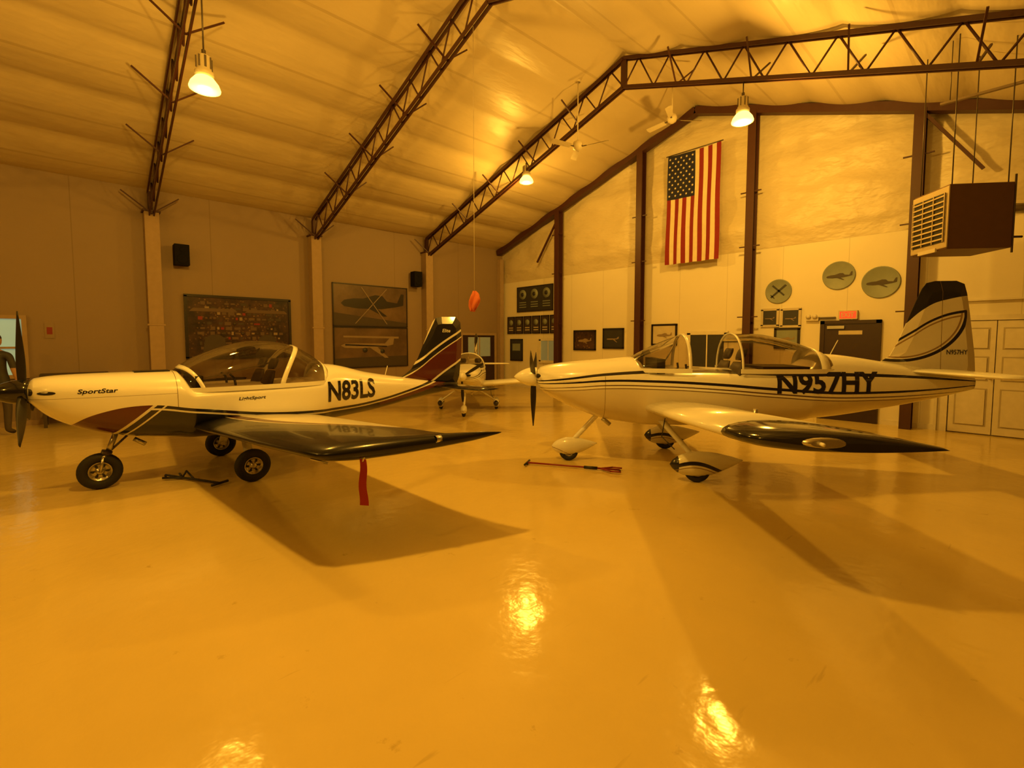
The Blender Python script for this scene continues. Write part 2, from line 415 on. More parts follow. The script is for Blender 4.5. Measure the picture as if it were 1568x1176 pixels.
def wheel(c,r,w,parent,name):
    B=MB(); h=w/2; rim=r*.52
    B.lathe([(rim,-h*.7),(r*.75,-h),(r*.93,-h*.8),(r,-h*.35),(r,h*.35),(r*.93,h*.8),(r*.75,h),(rim,h*.7),(rim,-h*.7)],M['rubber'],c,'x',32)
    B.lathe([(rim,h*.72),(rim*.93,h*.72),(rim*.85,h*.4),(rim*.35,h*.35),(rim*.3,h*.8),(.001,h*.8)],M['metal'],c,'x',24)
    B.lathe([(rim,-h*.72),(rim*.93,-h*.72),(rim*.85,-h*.4),(rim*.35,-h*.35),(rim*.3,-h*.8),(.001,-h*.8)],M['metal'],c,'x',24)
    for sg in (1,-1):
        for k in range(6):
            a=k*math.pi/3; B.tube((c[0]+sg*h*.36,c[1]+rim*.6*math.cos(a),c[2]+rim*.6*math.sin(a)),(c[0]+sg*h*.5,c[1]+rim*.6*math.cos(a),c[2]+rim*.6*math.sin(a)),rim*.13,M['black'],n=8)
    return B.obj(name,parent)
def pant(c,L,H,Wd,mat,parent,name,r):
    B=MB(); S=[(0,.02,.02),(.04,.35,.4),(.15,.75,.8),(.35,1,1),(.55,.9,.86),(.8,.5,.42),(1,.05,.05)]
    fh=pchip([q[0] for q in S],[q[1] for q in S]); fw=pchip([q[0] for q in S],[q[2] for q in S]); R=[]
    for i in range(31):
        u=i/30; y=c[1]-L*.38+L*u; hh=H/2*fh(u); ww=Wd/2*fw(u); zc=c[2]+H*.04+u*u*H*.22
        R.append([(c[0]+ww*math.cos(a),y,max(zc+hh*math.sin(a),c[2]-H*.36)) for a in [2*math.pi*t/24 for t in range(24)]])
    B.rings(R,mat); B.obj(name,parent)
    wheel((c[0],c[1],r),r,.10,parent,name+'_wheel')
def prop(c,Rr,angles,parent,mat,spmat,spl=.3,spr=.13):
    B=MB()
    for a in angles:
        d=Vector((math.sin(a),0,math.cos(a))); s=Vector((d.z,0,-d.x)); R=[]
        for i in range(15):
            u=i/14; r=.06+(Rr-.06)*u; ch=.035+.075*math.sin(math.pi*min(1,u*.85+.12))**.8*(1 if u<.9 else (1-u)*6+.4); tw=math.radians(60-45*u)
            ax=s*math.cos(tw)+Vector((0,1,0))*math.sin(tw); nn=ax.cross(d)
            p=Vector(c)+d*r
            R.append([p+ax*(ch*.5*math.cos(t*math.pi/5))+nn*(.012*(1.4-u)*math.sin(t*math.pi/5)) for t in range(10)])
        B.rings(R,mat)
    B.obj('propeller',parent)
    B=MB(); P=[(.001,-spl)]+[(spr*math.sin(math.pi/2*u)**.75,-spl+spl*u) for u in [k/10 for k in range(1,11)]]+[(spr,.05),(.001,.05)]
    B.lathe(P,spmat,c,'y',28); B.obj('spinner',parent)
def seats(parent,y,zb,zt,w=.21,xo=.24):
    B=MB()
    for sg in (1,-1):
        X=sg*xo
        for a,b_,ww in ((0,.72,w),(.76,1,w*.5)):
            R=[]
            for k in range(7):
                u=k/6; z=zb+(zt-zb)*(a+(b_-a)*u); sh=1-.25*abs(2*u-1)**3; yy=y+.20*(z-zb)/(zt-zb)
                R.append([(X+ww*sh*math.cos(t),yy+.05*sh*math.sin(t),z) for t in [2*math.pi*j/14 for j in range(14)]])
            B.rings(R,M['seat'])
    B.obj('seats',parent)

# paint materials -------------------------------------------------
def paint_finish(g,b,c):
    g.link(c,b.inputs['Base Color']); b.inputs['Roughness'].default_value=.25; b.inputs['Coat Weight'].default_value=.55; b.inputs['Coat Roughness'].default_value=.05
def both(g,a,b_): return g.math('MULTIPLY',a,b_)
def band(g,v,c_,w): return g.math('LESS_THAN',g.math('ABSOLUTE',g.math('SUBTRACT',v,c_)),w)
m,nt,b=newmat('paint_white_navy_burgundy'); g=NG(nt); x,y,z,co=g.coord()
U=g.curve(y,[(-2,.55),(-1.6,.70),(-1.26,.89),(-.9,.945),(-.42,.87),(.5,.735),(1.5,.715),(2.0,.765),(2.46,.85),(3.0,.97),(3.7,1.12)],-2,3.7,0,2)
c=g.mix(g.noise(co,3,2),(.88,.87,.82),(.91,.90,.85))
c=g.mix(both(g,band(g,y,-.60,.003),g.math('GREATER_THAN',z,.6)),c,(.2,.15,.1)); c=g.mix(both(g,band(g,z,1.06,.002),g.math('LESS_THAN',y,-.60)),c,(.3,.25,.2))
c=g.mix(g.math('LESS_THAN',z,U),c,NAVY)
q=g.math('SUBTRACT',y,g.math('MULTIPLY',g.math('SUBTRACT',z,.6),1.1))
bur=both(g,g.math('LESS_THAN',z,U),g.math('LESS_THAN',q,-1.20)); c=g.mix(bur,c,BURG)
for o_,w_ in ((-1.18,.02),(-1.07,.012)):
    c=g.mix(both(g,band(g,q,o_,w_),g.math('LESS_THAN',z,U)),c,(.75,.73,.66))
off=g.math('SUBTRACT',U,z)
c=g.mix(both(g,both(g,g.math('GREATER_THAN',off,.035),g.math('LESS_THAN',off,.055)),g.math('GREATER_THAN',y,-.85)),c,(.75,.73,.66))
c=g.mix(both(g,both(g,g.math('GREATER_THAN',off,.055),g.math('LESS_THAN',off,.12)),g.math('GREATER_THAN',y,2.0)),c,BURG)
paint_finish(g,b,c); paintA=m
m,nt,b=newmat('paint_fin_navy_burgundy'); g=NG(nt); x,y,z,co=g.coord()
A=g.curve(y,[(2.3,1.0),(2.8,1.22),(3.1,1.42),(3.4,1.60),(3.8,1.80)],2.3,3.8,0,3)
c=g.mix(g.noise(co,3,2),(.77,.75,.67),(.79,.77,.69))
d=g.math('SUBTRACT',z,A)
c=g.mix(both(g,g.math('GREATER_THAN',d,.10),g.math('GREATER_THAN',g.math('SUBTRACT',y,g.math('MULTIPLY',z,.55)),2.05)),c,NAVY)
c=g.mix(both(g,g.math('LESS_THAN',d,.06),g.math('GREATER_THAN',d,-.03)),c,NAVY)
c=g.mix(both(g,g.math('LESS_THAN',d,-.05),g.math('GREATER_THAN',d,-.42)),c,BURG)
c=g.mix(g.math('LESS_THAN',d,-.46),c,NAVY)
paint_finish(g,b,c); paintAf=m
m,nt,b=newmat('paint_wing_navy'); g=NG(nt); x,y,z,co=g.coord()
ax=g.math('ABSOLUTE',x); L=g.curve(ax,[(0,.0),(1.0,.05),(2.0,.30),(2.6,.8),(3.0,1.4),(4.2,1.6)],0,4.2,-1,2)
e=g.math('SUBTRACT',L,y); c=g.mix(g.noise(co,3,2),(.70,.66,.58),(.78,.75,.68))
c=g.mix(g.math('GREATER_THAN',e,.0),c,BURG); c=g.mix(g.math('GREATER_THAN',e,.12),c,(.6,.57,.5)); c=g.mix(g.math('GREATER_THAN',e,.15),c,NAVY)
paint_finish(g,b,c); b.inputs['Coat Weight'].default_value=.2; b.inputs['Specular IOR Level'].default_value=.35; paintAw=m
m,nt,b=newmat('paint_white_black_stripes'); g=NG(nt); x,y,z,co=g.coord()
c=g.mix(g.noise(co,3,2),(.88,.87,.82),(.91,.90,.85))
S1=g.curve(y,[(-2,1.10),(-1.5,1.155),(-.97,1.225),(0,1.27),(1.06,1.245),(2.33,1.225),(3.7,1.14)],-2,3.7,0,2)
S2=g.curve(y,[(-2,1.07),(-1.4,1.11),(-.97,1.145),(-.4,1.145),(.4,1.11),(1.06,1.06),(2.0,1.01),(3.7,1.10)],-2,3.7,0,2)
W1=g.curve(y,[(-2,.002),(-1.5,.012),(0,.020),(2.5,.018),(3.7,.004)],-2,3.7,0,.1)
c=g.mix(g.math('LESS_THAN',z,g.math('SUBTRACT',S2,.09)),c,(.68,.62,.49))  # shading of the lower body painted in as tan
c=g.mix(both(g,band(g,y,-.99,.003),g.math('LESS_THAN',z,1.2)),c,(.2,.15,.1)); c=g.mix(both(g,band(g,z,1.13,.002),g.math('LESS_THAN',y,-.99)),c,(.3,.25,.2))
c=g.mix(band(g,z,S1,W1),c,NAVY)
c=g.mix(band(g,z,S2,g.math('MULTIPLY',W1,.8)),c,NAVY)
c=g.mix(band(g,z,g.math('SUBTRACT',S2,.06),g.math('MULTIPLY',W1,.4)),c,(.12,.07,.03))
c=g.mix(band(g,z,g.math('SUBTRACT',S2,.10),g.math('MULTIPLY',W1,.25)),c,(.12,.07,.03))
paint_finish(g,b,c); paintB=m
m,nt,b=newmat('paint_fin_black_swoosh'); g=NG(nt); x,y,z,co=g.coord()
c=g.mix(g.noise(co,3,2),(.72,.68,.58),(.78,.74,.64))
T=g.curve(y,[(2.5,1.60),(2.75,1.82),(3.0,2.07),(3.25,2.17),(3.7,2.22)],2.5,3.7,0,3)
c=g.mix(g.math('GREATER_THAN',z,T),c,NAVY)
r_=g.math('SQRT',g.math('ADD',g.math('POWER',g.math('DIVIDE',g.math('SUBTRACT',y,2.70),.76),2),g.math('POWER',g.math('DIVIDE',g.math('SUBTRACT',z,2.0),.60),2)))
c=g.mix(both(g,band(g,r_,1.0,.03),g.math('LESS_THAN',z,2.03)),c,NAVY)
c=g.mix(both(g,band(g,r_,.93,.015),g.math('LESS_THAN',z,2.0)),c,(.3,.2,.1))
T2=g.curve(y,[(2.5,1.48),(2.8,1.72),(3.1,1.92),(3.46,2.02),(3.7,2.02)],2.5,3.7,0,3)
c=g.mix(both(g,band(g,z,T2,.016),g.math('LESS_THAN',y,3.47)),c,NAVY)
c=g.mix(both(g,band(g,z,g.math('SUBTRACT',T2,.05),.010),g.math('LESS_THAN',y,3.40)),c,(.3,.2,.1))
c=g.mix(band(g,g.math('SUBTRACT',y,g.math('MULTIPLY',z,-.02)),3.22,.003),c,(.15,.1,.06))
paint_finish(g,b,c); paintBf=m
m,nt,b=newmat('paint_wheel_pant'); g=NG(nt); x,y,z,co=g.coord()
c=g.mix(g.noise(co,3,2),(.80,.78,.70),(.84,.82,.75))
yy=g.math('PINGPONG',g.math('ADD',y,.30),1.42)
P1=g.math('ADD',.15,g.math('MULTIPLY',g.math('SINE',g.math('MULTIPLY',yy,5.5)),.09))
c=g.mix(both(g,band(g,z,P1,.022),g.math('LESS_THAN',yy,.75)),c,NAVY)
c=g.mix(both(g,g.math('LESS_THAN',yy,.12),g.math('GREATER_THAN',z,.10)),c,NAVY)
c=g.mix(band(g,z,g.math('SUBTRACT',P1,.05),.005),c,(.3,.2,.1))
paint_finish(g,b,c); paintBp=m

# ------------------------------------------------------------ aircraft A (left)
EA=empty('light_aircraft',(-6.91,1.41,0))
FA=Fus([(-1.80,1.02,1.13,1.22,.13,2.0),(-1.76,.97,1.125,1.26,.21,2.1),(-1.66,.86,1.11,1.28,.28,2.2),(-1.5,.75,1.08,1.29,.34,2.3),(-1.2,.62,1.04,1.295,.41,2.4),(-.9,.55,1.0,1.295,.46,2.5),(-.56,.50,.98,1.295,.50,2.5),(-.50,.49,.98,1.22,.505,2.7),(-.44,.485,.97,1.10,.51,3),
 (.4,.46,.97,1.10,.52,3),(1.06,.48,.97,1.12,.46,3),(1.12,.49,.97,1.26,.45,2.6),(1.2,.50,.97,1.315,.43,2.3),(1.885,.56,.93,1.165,.30,2.2),(2.58,.66,.88,1.04,.19,2.1),(3.1,.73,.85,.96,.12,2),(3.62,.79,.84,.91,.04,2)])
FA.build(paintA,EA)
canopy([(-.60,1.28,.30),(-.45,1.40,.42),(-.3,1.48,.475),(.0,1.60,.50),(.3,1.655,.505),(.55,1.64,.50),(.8,1.575,.475),(1.0,1.46,.44),(1.18,1.31,.38)],1.09,M['glass'],EA,'canopy',frames=((.50,.80,.06),(1.10,1.14,.05),(-.34,-.53,.04)),fmat=M['white'])
seats(EA,.30,.85,1.42)
B=MB(); B.box((-.42,-.42,1.02),(.42,-.34,1.24),M['panel']); B.lathe([(.001,0),(.04,0),(.045,-.015)],M['metal'],(.2,-.33,1.16),'y',16)
for sx in (-.3,-.1,.1,.3): B.lathe([(.045,0),(.045,.012),(.001,.013)],M['dkmetal'],(sx,-.34,1.15),'y',16)
for sx in(.24,-.24): B.path([(sx,.05,.95),(sx,.02,1.18),(sx,-.03,1.24)],.014,M['black'])
B.beam((.25,-.38,1.18),(.1,.75,1.42),.012,.02,M['metal']); B.obj('cockpit_interior',EA)
wing([(.25,-.47,.93,.64,.17),(1.2,-.40,.95,.69,.17),(2.4,-.30,.98,.755,.17),(3.2,-.22,1.0,.80,.17),(3.50,-.18,1.03,.815,.165),(3.60,-.10,1.05,.825,.16),(3.72,.16,1.07,.84,.14),(3.84,.50,1.10,.858,.11),(3.94,.82,1.13,.875,.075),(4.01,1.08,1.16,.89,.02)],paintAw,EA,'wing')
B=MB()
for sg in (1,-1):
    B.lathe([(.03,0),(.03,.05),(.001,.07)],M['metal'],(sg*3.86,.60,.885),'y',12)
    B.tube((sg*2.0,.55,.60),(sg*2.0,.85,.60),.015,M['white'])
B.tube((3.3,-.15,.76),(3.3,-.02,.70),.008,M['metal']); B.obj('wing_fittings',EA)
slab(smooth_poly([(2.40,.98),(2.75,1.22),(3.10,1.96),(3.20,2.07),(3.70,2.08),(3.74,1.6),(3.66,.88),(3.4,.80)],1),.09,paintAf,EA,'vertical_fin')
wing([(.02,3.05,3.68,.87,.07),(.7,3.13,3.66,.87,.06),(1.1,3.20,3.64,.87,.05),(1.18,3.35,3.62,.87,.02)],M['navy'],EA,'horizontal_stabilizer')
prop((0,-1.84,1.13),.82,[0.06,2.15,4.25],EA,M['black'],M['navy'],.27,.125)
wheel((.84,.05,.19),.19,.13,EA,'main_wheel_port'); wheel((-.84,.05,.19),.19,.13,EA,'main_wheel_starboard'); wheel((0,-1.28,.20),.20,.12,EA,'nose_wheel')
B=MB()
for sg in (1,-1):
    R=[]
    for k in range(9):
        u=k/8; p=Vector((sg*(.30+.44*u),.08-.03*u,.56-.36*u**1.3)); R.append([p+Vector((0,-.05,.012)),p+Vector((0,.05,.012)),p+Vector((0,.05,-.012)),p+Vector((0,-.05,-.012))])
    B.rings(R,M['white']); B.tube((sg*.70,.05,.20),(sg*.86,.05,.19),.025,M['metal'])
B.tube((0,-1.12,.64),(0,-1.22,.36),.028,M['metal']); B.tube((0,-1.21,.42),(0,-1.24,.34),.05,M['dkmetal'])
for sg in (1,-1): B.path([(0,-1.22,.38),(sg*.085,-1.25,.36),(sg*.085,-1.28,.20)],.014,M['metal'])
B.tube((-.09,-1.28,.2),(.09,-1.28,.2),.015,M['metal']); B.path([(0,-1.0,.6),(0,-1.22,.38)],.012,M['dkmetal'])
B.obj('landing_gear',EA)
B=MB()
for sg in (1,-1):
    B.rings([[(sg*(.155+.05*math.cos(t)),-1.80+.02*abs(math.cos(t)),1.13+.035*math.sin(t)) for t in [2*math.pi*j/14 for j in range(14)]],[(sg*(.175+.055*math.cos(t)),-1.70,1.13+.04*math.sin(t)) for t in [2*math.pi*j/14 for j in range(14)]]],M['black'])
    B.rings([[(sg*(FA.sx(-1.66+.05*math.cos(t)*1.4,1.12+.02*math.sin(t))+.003),-1.66+.07*math.cos(t),1.12+.018*math.sin(t)) for t in [2*math.pi*j/14 for j in range(14)]],[(sg*.2,-1.66+.06*math.cos(t),1.12+.015*math.sin(t)) for t in [2*math.pi*j/14 for j in range(14)]]],M['black'])
B.lathe([(.06,0),(.07,.02),(.03,.03)],M['black'],(0,-1.79,.99),'y',16); B.tube((.12,-.98,.54),(.15,-.88,.47),.025,M['metal'])
B.box((-.12,-.95,1.285),(.12,-.62,1.305),M['black']); B.tube((0,2.2,1.08),(0,2.25,1.25),.006,M['white']); B.obj('cowl_details',EA)
textmesh('N83LS',1.11,1.88,.80,1.09,FA.sx,M['navy'],EA,'registration_port',1,.03); textmesh('N83LS',1.11,1.88,.80,1.09,FA.sx,M['navy'],EA,'registration_starboard',-1,.03)
textmesh('SportStar',-1.43,-1.11,1.09,1.15,FA.sx,M['navy'],EA,'cowl_lettering',1,.02,.2); textmesh('LightSport',0,.30,.92,.97,FA.sx,M['navy'],EA,'side_lettering',1,.02,.2)
textmesh('Elite',3.28,3.45,1.80,1.86,lambda a,b_:.05,M['white'],EA,'fin_lettering',1,.01,.2)

# ------------------------------------------------------------ aircraft B (right) and C (background)
FB=Fus([(-1.88,1.07,1.155,1.24,.11,2.0),(-1.84,1.0,1.15,1.29,.22,2.1),(-1.7,.90,1.145,1.33,.32,2.2),(-1.37,.74,1.13,1.375,.42,2.4),(-1.0,.61,1.10,1.405,.47,2.5),(-.6,.55,1.08,1.435,.49,2.5),(-.52,.54,1.08,1.38,.495,2.7),(-.45,.54,1.08,1.29,.50,3),
 (.6,.55,1.08,1.29,.50,3),(1.5,.63,1.1,1.32,.43,3),(1.62,.65,1.1,1.42,.41,2.6),(1.75,.66,1.1,1.485,.39,2.4),(2.6,.80,1.11,1.375,.24,2.2),(3.2,.93,1.13,1.28,.14,2.0),(3.62,1.04,1.13,1.19,.035,2.0)])
def rv(name,loc,rot,sc,text,hs=3.35,closed=False):
    E=empty(name,loc,rot,sc)
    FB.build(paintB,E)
    canopy([(-.66,1.40,.34),(-.5,1.50,.43),(-.3,1.60,.47),(0,1.725,.49),(.06,1.74,.49)],1.29,M['glass2'],E,'windshield',frames=((.04,.04,.04),),fmat=M['white'])
    if closed: canopy([(.08,1.745,.495),(.5,1.745,.49),(.9,1.70,.46),(1.3,1.61,.42),(1.70,1.49,.34)],1.29,M['glass2'],E,'sliding_canopy',frames=((.10,.10,.035),),fmat=M['white'])
    else: canopy([(.64,1.745,.495),(.9,1.745,.49),(1.2,1.70,.46),(1.5,1.61,.42),(1.78,1.49,.34)],1.29,M['glass2'],E,'sliding_canopy',frames=((.66,.66,.025),(1.68,1.66,.12)),fmat=M['white'])
    seats(E,.55,.95,1.55)
    B=MB(); B.box((-.42,-.35,1.15),(.42,-.25,1.42),M['panel'])
    for sx in (-.3,-.12,.12,.3): B.lathe([(.05,0),(.05,.012),(.001,.013)],M['dkmetal'],(sx,-.25,1.33),'y',16)
    for sx in (.22,-.22): B.path([(sx,.1,1.0),(sx,.05,1.35)],.014,M['black'])
    B.box((-.35,.95,1.25),(.35,1.5,1.33),M['seat']); B.tube((0,-.2,1.30),(0,.0,1.70),.010,M['metal']); B.obj('cockpit_interior',E)
    wing([(.3,-.50,.66,.79,.19),(1.5,-.46,.66,.88,.175),(hs-.35,-.40,.66,1.0,.165)],M['white'],E,'wing')
    wing([(hs-.36,-.405,.665,1.0,.172),(hs-.2,-.37,.685,1.005,.17),(hs-.07,-.28,.72,1.005,.155),(hs+.01,-.12,.77,1.0,.12),(hs+.05,.10,.80,.985,.06)],M['navy'],E,'wing_tip',fine=3)
    B=MB()
    for sg in (1,-1):
        ring=lambda X,a,b_:[(sg*X,.10+a*math.cos(t),1.01+b_*math.sin(t)) for t in [2*math.pi*j/18 for j in range(18)]]
        B.rings([ring(hs-.05,.15,.038),ring(hs+.03,.14,.036),ring(hs+.055,.10,.025)],M['metal'])
        B.lathe([(.012,0),(.012,.03),(.001,.035)],M['white'],(sg*(hs+.055),.06,1.01),'x',10)
        B.tube((sg*1.8,.30,.88),(sg*1.8,.30,1.0),.02,M['metal'])
    B.obj('navigation_lights',E)
    slab(smooth_poly([(2.48,1.36),(2.66,1.48),(2.95,2.28),(3.03,2.40),(3.44,2.40),(3.50,2.2),(3.64,1.30),(3.60,1.04),(3.42,1.02)],1),.10,paintBf,E,'vertical_fin')
    wing([(.02,2.78,3.45,1.27,.08),(.8,2.86,3.42,1.27,.07),(1.2,2.92,3.40,1.27,.055),(1.27,3.05,3.38,1.27,.02)],M['white'],E,'horizontal_stabilizer')
    prop((0,-1.93,1.155),.68,[math.pi-.04,math.pi+2.05,math.pi-2.13],E,M['black'],M['white'],.27,.13)
    for sg,nm in ((1,'port'),(-1,'starboard')): pant((sg*.86,.04,.19),.82,.30,.20,paintBp,E,'wheel_pant_'+nm,.15)
    pant((0,-1.44,.18),.62,.25,.18,paintBp,E,'wheel_pant_nose',.13)
    B=MB()
    for sg in (1,-1):
        R=[]
        for k in range(9):
            u=k/8; p=Vector((sg*(.30+.53*u),-.30+.30*u,.66-.38*u)); w_=.06-.02*u; R.append([p+Vector((sg*.008,-w_,.016)),p+Vector((sg*.02,0,.026)),p+Vector((sg*.008,w_,.012)),p+Vector((-sg*.012,0,-.02))])
        B.rings(R,M['white'])
    R=[]
    for k in range(7):
        u=k/6; p=Vector((0,-1.02-.36*u,.68-.40*u)); R.append([p+Vector((.03*math.cos(t),.045*math.sin(t),0)) for t in [2*math.pi*j/12 for j in range(12)]])
    B.rings(R,M['white']); B.path([(.70,-.30,.72),(.72,-.34,.50),(.78,-.2,.36)],.006,M['black'])
    B.tube((.18,-1.0,.62),(.18,-.9,.54),.028,M['metal']); B.obj('landing_gear',E)
    B=MB()
    for sg in (1,-1):
        B.rings([[(sg*.17+.055*math.cos(t),-1.875,1.18+.03*math.sin(t)) for t in [2*math.pi*j/14 for j in range(14)]],[(sg*.18+.06*math.cos(t),-1.80,1.18+.035*math.sin(t)) for t in [2*math.pi*j/14 for j in range(14)]]],M['black'])
    B.tube((0,1.9,1.45),(0,2.0,1.66),.005,M['white']); B.obj('cowl_details',E)
    if text:
        textmesh('N957HY',1.07,2.33,1.0,1.275,FB.sx,M['navy'],E,'registration_port',1,.03); textmesh('N957HY',1.07,2.33,1.0,1.275,FB.sx,M['navy'],E,'registration_starboard',-1,.03)
        textmesh('N957HY',3.25,3.49,1.48,1.54,lambda a,b_:.052,M['navy'],E,'fin_lettering',1,.01)
    return E
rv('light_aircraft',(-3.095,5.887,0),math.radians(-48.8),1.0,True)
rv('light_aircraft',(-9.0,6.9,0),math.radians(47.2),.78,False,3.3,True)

# ------------------------------------------------------------ wall items, left
def frame_l(y0,y1,z0,z1,mat,fw=.05,th=.05):
    B=MB(); X=XL+.002
    B.box((X,y0,z0),(X+th*.6,y1,z1),mat)
    for a,b_ in (((y0-fw/2,z0-fw/2),(y1+fw/2,z0+fw/2)),((y0-fw/2,z1-fw/2),(y1+fw/2,z1+fw/2)),((y0-fw/2,z0),(y0+fw/2,z1)),((y1-fw/2,z0),(y1+fw/2,z1))):
        B.box((X,a[0],a[1]),(X+th,b_[0],b_[1]),M['frame'])
    return B
m,nt,b=newmat('cockpit_print'); g=NG(nt); x,y,z,co=g.coord()
v=g.n('ShaderNodeTexVoronoi'); v.inputs['Scale'].default_value=13; g.link(co,v.inputs['Vector'])
dots=g.ramp(v.outputs['Distance'],.30,.18); n=g.noise(co,1.8,5,.7)
cc=g.mix(g.ramp(n,.35,.65),(.014,.009,.007),(.08,.040,.025)); cc=g.mix(g.math('MULTIPLY',dots,g.ramp(n,.42,.6)),cc,(.22,.13,.06)); g.link(cc,b.inputs['Base Color']); b.inputs['Roughness'].default_value=.3; mprint=m
B=frame_l(1.86,4.12,1.25,2.70,mprint,.06)
Xp=XL+.034
rr=random.Random(7)
for row in range(11):
    z_=1.36+row*.118; inset=.10+.02*abs(row-5)
    yy_=1.95+inset
    while yy_<4.0-inset:
        w_=rr.choice((.05,.07,.10,.15)); h_=rr.choice((.04,.06,.08))
        t=rr.random()
        mt=M['mid2'] if t<.5 else (M['seat'] if t<.75 else (M['mid'] if t<.86 else (M['redpaint'] if t<.90 else None)))
        if mt:
            if w_<.08 and t<.6: B.lathe([(h_*.5,.001),(h_*.5,.003),(.0005,.004)],mt,(Xp,yy_+w_/2,z_),'x',12)
            else: B.box((Xp-.002,yy_,z_-h_/2),(Xp+.002,yy_+w_*.9,z_+h_/2),mt)
        yy_+=w_+.03
for k in range(2):
    yc=2.42+1.15*k
    B.poly([(Xp+.005,yc-.27,1.29),(Xp+.005,yc+.27,1.29),(Xp+.005,yc+.20,1.72),(Xp+.005,yc+.08,1.80),(Xp+.005,yc-.08,1.80),(Xp+.005,yc-.20,1.72)],M['seat'])
    B.poly([(Xp+.005,yc-.5,2.34),(Xp+.005,yc+.5,2.34),(Xp+.005,yc+.42,2.42),(Xp+.005,yc-.42,2.42)],M['mid2'])
B.obj('framed_cockpit_photo')
m,nt,b=newmat('sky_print'); g=NG(nt); x,y,z,co=g.coord(); n=g.noise(co,1.4,5,.6)
cc=g.mix(g.ramp(n,.3,.7),(.07,.042,.025),(.17,.105,.06)); g.link(cc,b.inputs['Base Color']); b.inputs['Roughness'].default_value=.35; msky=m
B=frame_l(5.28,7.60,.88,2.04,msky,.03,.04)
B2=frame_l(5.28,7.60,2.08,3.27,msky,.03,.04)
def plane_sil(B,fn,cx,cz,s,mat,kind=0):
    body=[(-1,.0),(-.9,.10),(-.6,.16),(-.3,.17),(.1,.30),(.35,.28),(.5,.12),(.85,.08),(1,.38),(1.1,.38),(1.08,.02),(.8,-.05),(.3,-.13),(-.5,-.14),(-.9,-.09)] if kind==0 else [(-1.1,.02),(-.95,.09),(-.5,.10),(.6,.09),(.85,.34),(1.0,.34),(.95,.05),(.6,-.03),(-.4,-.08),(-.95,-.06)]
    B.poly([fn(cx+p[0]*s,cz+p[1]*s,.0) for p in body],mat)
    w=[(-.35,-.02),(.0,-.02),(.5,-.35),(.38,-.36)] if kind==0 else [(-.1,.0),(.25,.0),(.75,-.45),(.6,-.45)]
    B.poly([fn(cx+p[0]*s,cz+p[1]*s,.004) for p in w],mat)
fl=lambda a,z_,o:(XL+.030+o,a,z_)
plane_sil(B,fl,6.35,1.50,.80,M['mid'],1); B.poly([fl(5.3,.90,.001),fl(7.58,.90,.001),fl(7.58,1.2,.001),fl(5.3,1.15,.001)],M['seat'])
B.poly([fl(5.55,1.75,.001),fl(7.3,1.72,.001),fl(7.3,1.78,.001),fl(5.55,1.80,.001)],M['mid'])
B.lathe([(.07,.0),(.07,.005),(.001,.006)],M['dark'],(XL+.034,6.2,1.38),'x',14); B.lathe([(.07,.0),(.07,.005),(.001,.006)],M['dark'],(XL+.034,6.75,1.34),'x',14)
B.poly([fl(5.6,1.56,.006),fl(6.9,1.50,.006),fl(6.9,1.47,.006),fl(5.6,1.52,.006)],M['navy'])
B.obj('aviation_poster')
plane_sil(B2,fl,6.45,2.72,.95,M['frame'],0)
for a,b_ in (((5.9,2.15),(6.9,3.2)),((6.9,2.15),(6.1,3.2))): B2.poly([fl(a[0],a[1],.007),fl(a[0]+.03,a[1],.007),fl(b_[0]+.03,b_[1],.007),fl(b_[0],b_[1],.007)],M['mid'])
B2.poly([fl(5.3,2.45,.001),fl(7.58,2.2,.001),fl(7.58,2.10,.001),fl(5.3,2.10,.001)],M['seat']); B2.obj('aviation_poster')
for y_ in (1.80,7.86):
    B=MB(); B.box((XL+.06,y_-.14,3.34),(XL+.32,y_+.14,3.80),M['spk']); B.box((XL+.002,y_-.04,3.5),(XL+.07,y_+.04,3.62),M['dkmetal'])
    B.lathe([(.10,0),(.105,.01),(.06,.012),(.001,.006)],M['spk'],(XL+.32,y_,3.47),'x',20); B.lathe([(.05,0),(.052,.01),(.001,.006)],M['spk'],(XL+.32,y_,3.68),'x',16)
    B.obj('wall_speaker',bevel=.012)
B=MB(); B.box((XL,-2.6,1.0),(XL+.02,-.75,2.07),M['win'])
for a,b_ in (((-2.68,.93),(-.70,1.0)),((-2.68,2.07),(-.70,2.14)),((-.77,1.0),(-.70,2.07)),((-2.68,1.0),(-2.6,2.07)),((-1.7,1.0),(-1.64,2.07)),((-2.6,1.5),(-.77,1.54))): B.box((XL,a[0],a[1]),(XL+.06,b_[0],b_[1]),M['pillar'])
B.obj('window_1')
B=MB(); B.box((XL+.002,-.46,1.70),(XL+.012,-.32,2.0),M['mid']); B.box((XL+.012,-.43,1.78),(XL+.015,-.35,1.92),M['redpaint']); B.obj('fire_extinguisher_sign')
B=MB(); B.box((XL+.05,-.55,.97),(XL+.65,.45,1.01),M['seat'])
for yy_ in (-.5,.4):
    for xx in (.1,.6): B.box((XL+xx-.025,yy_-.025,0),(XL+xx+.025,yy_+.025,.97),M['dkmetal'])
B.box((XL+.1,-.5,.3),(XL+.6,.4,.33),M['seat']); B.box((XL+.15,-.4,.33),(XL+.55,.3,.75),M['trimw']); B.obj('workbench')
XD=XL+.004
B=MB(); B.box((XD,9.75,0),(XL+.02,11.2,1.85),M['doord']); B.box((XL+.02,10.0,1.1),(XL+.03,11.0,1.78),M['win2'])
for a,b_ in (((9.67,0),(9.75,1.93)),((11.2,0),(11.28,1.93)),((9.75,1.85),(11.2,1.93))): B.box((XD,a[0],a[1]),(XL+.05,b_[0],b_[1]),M['pillar'])
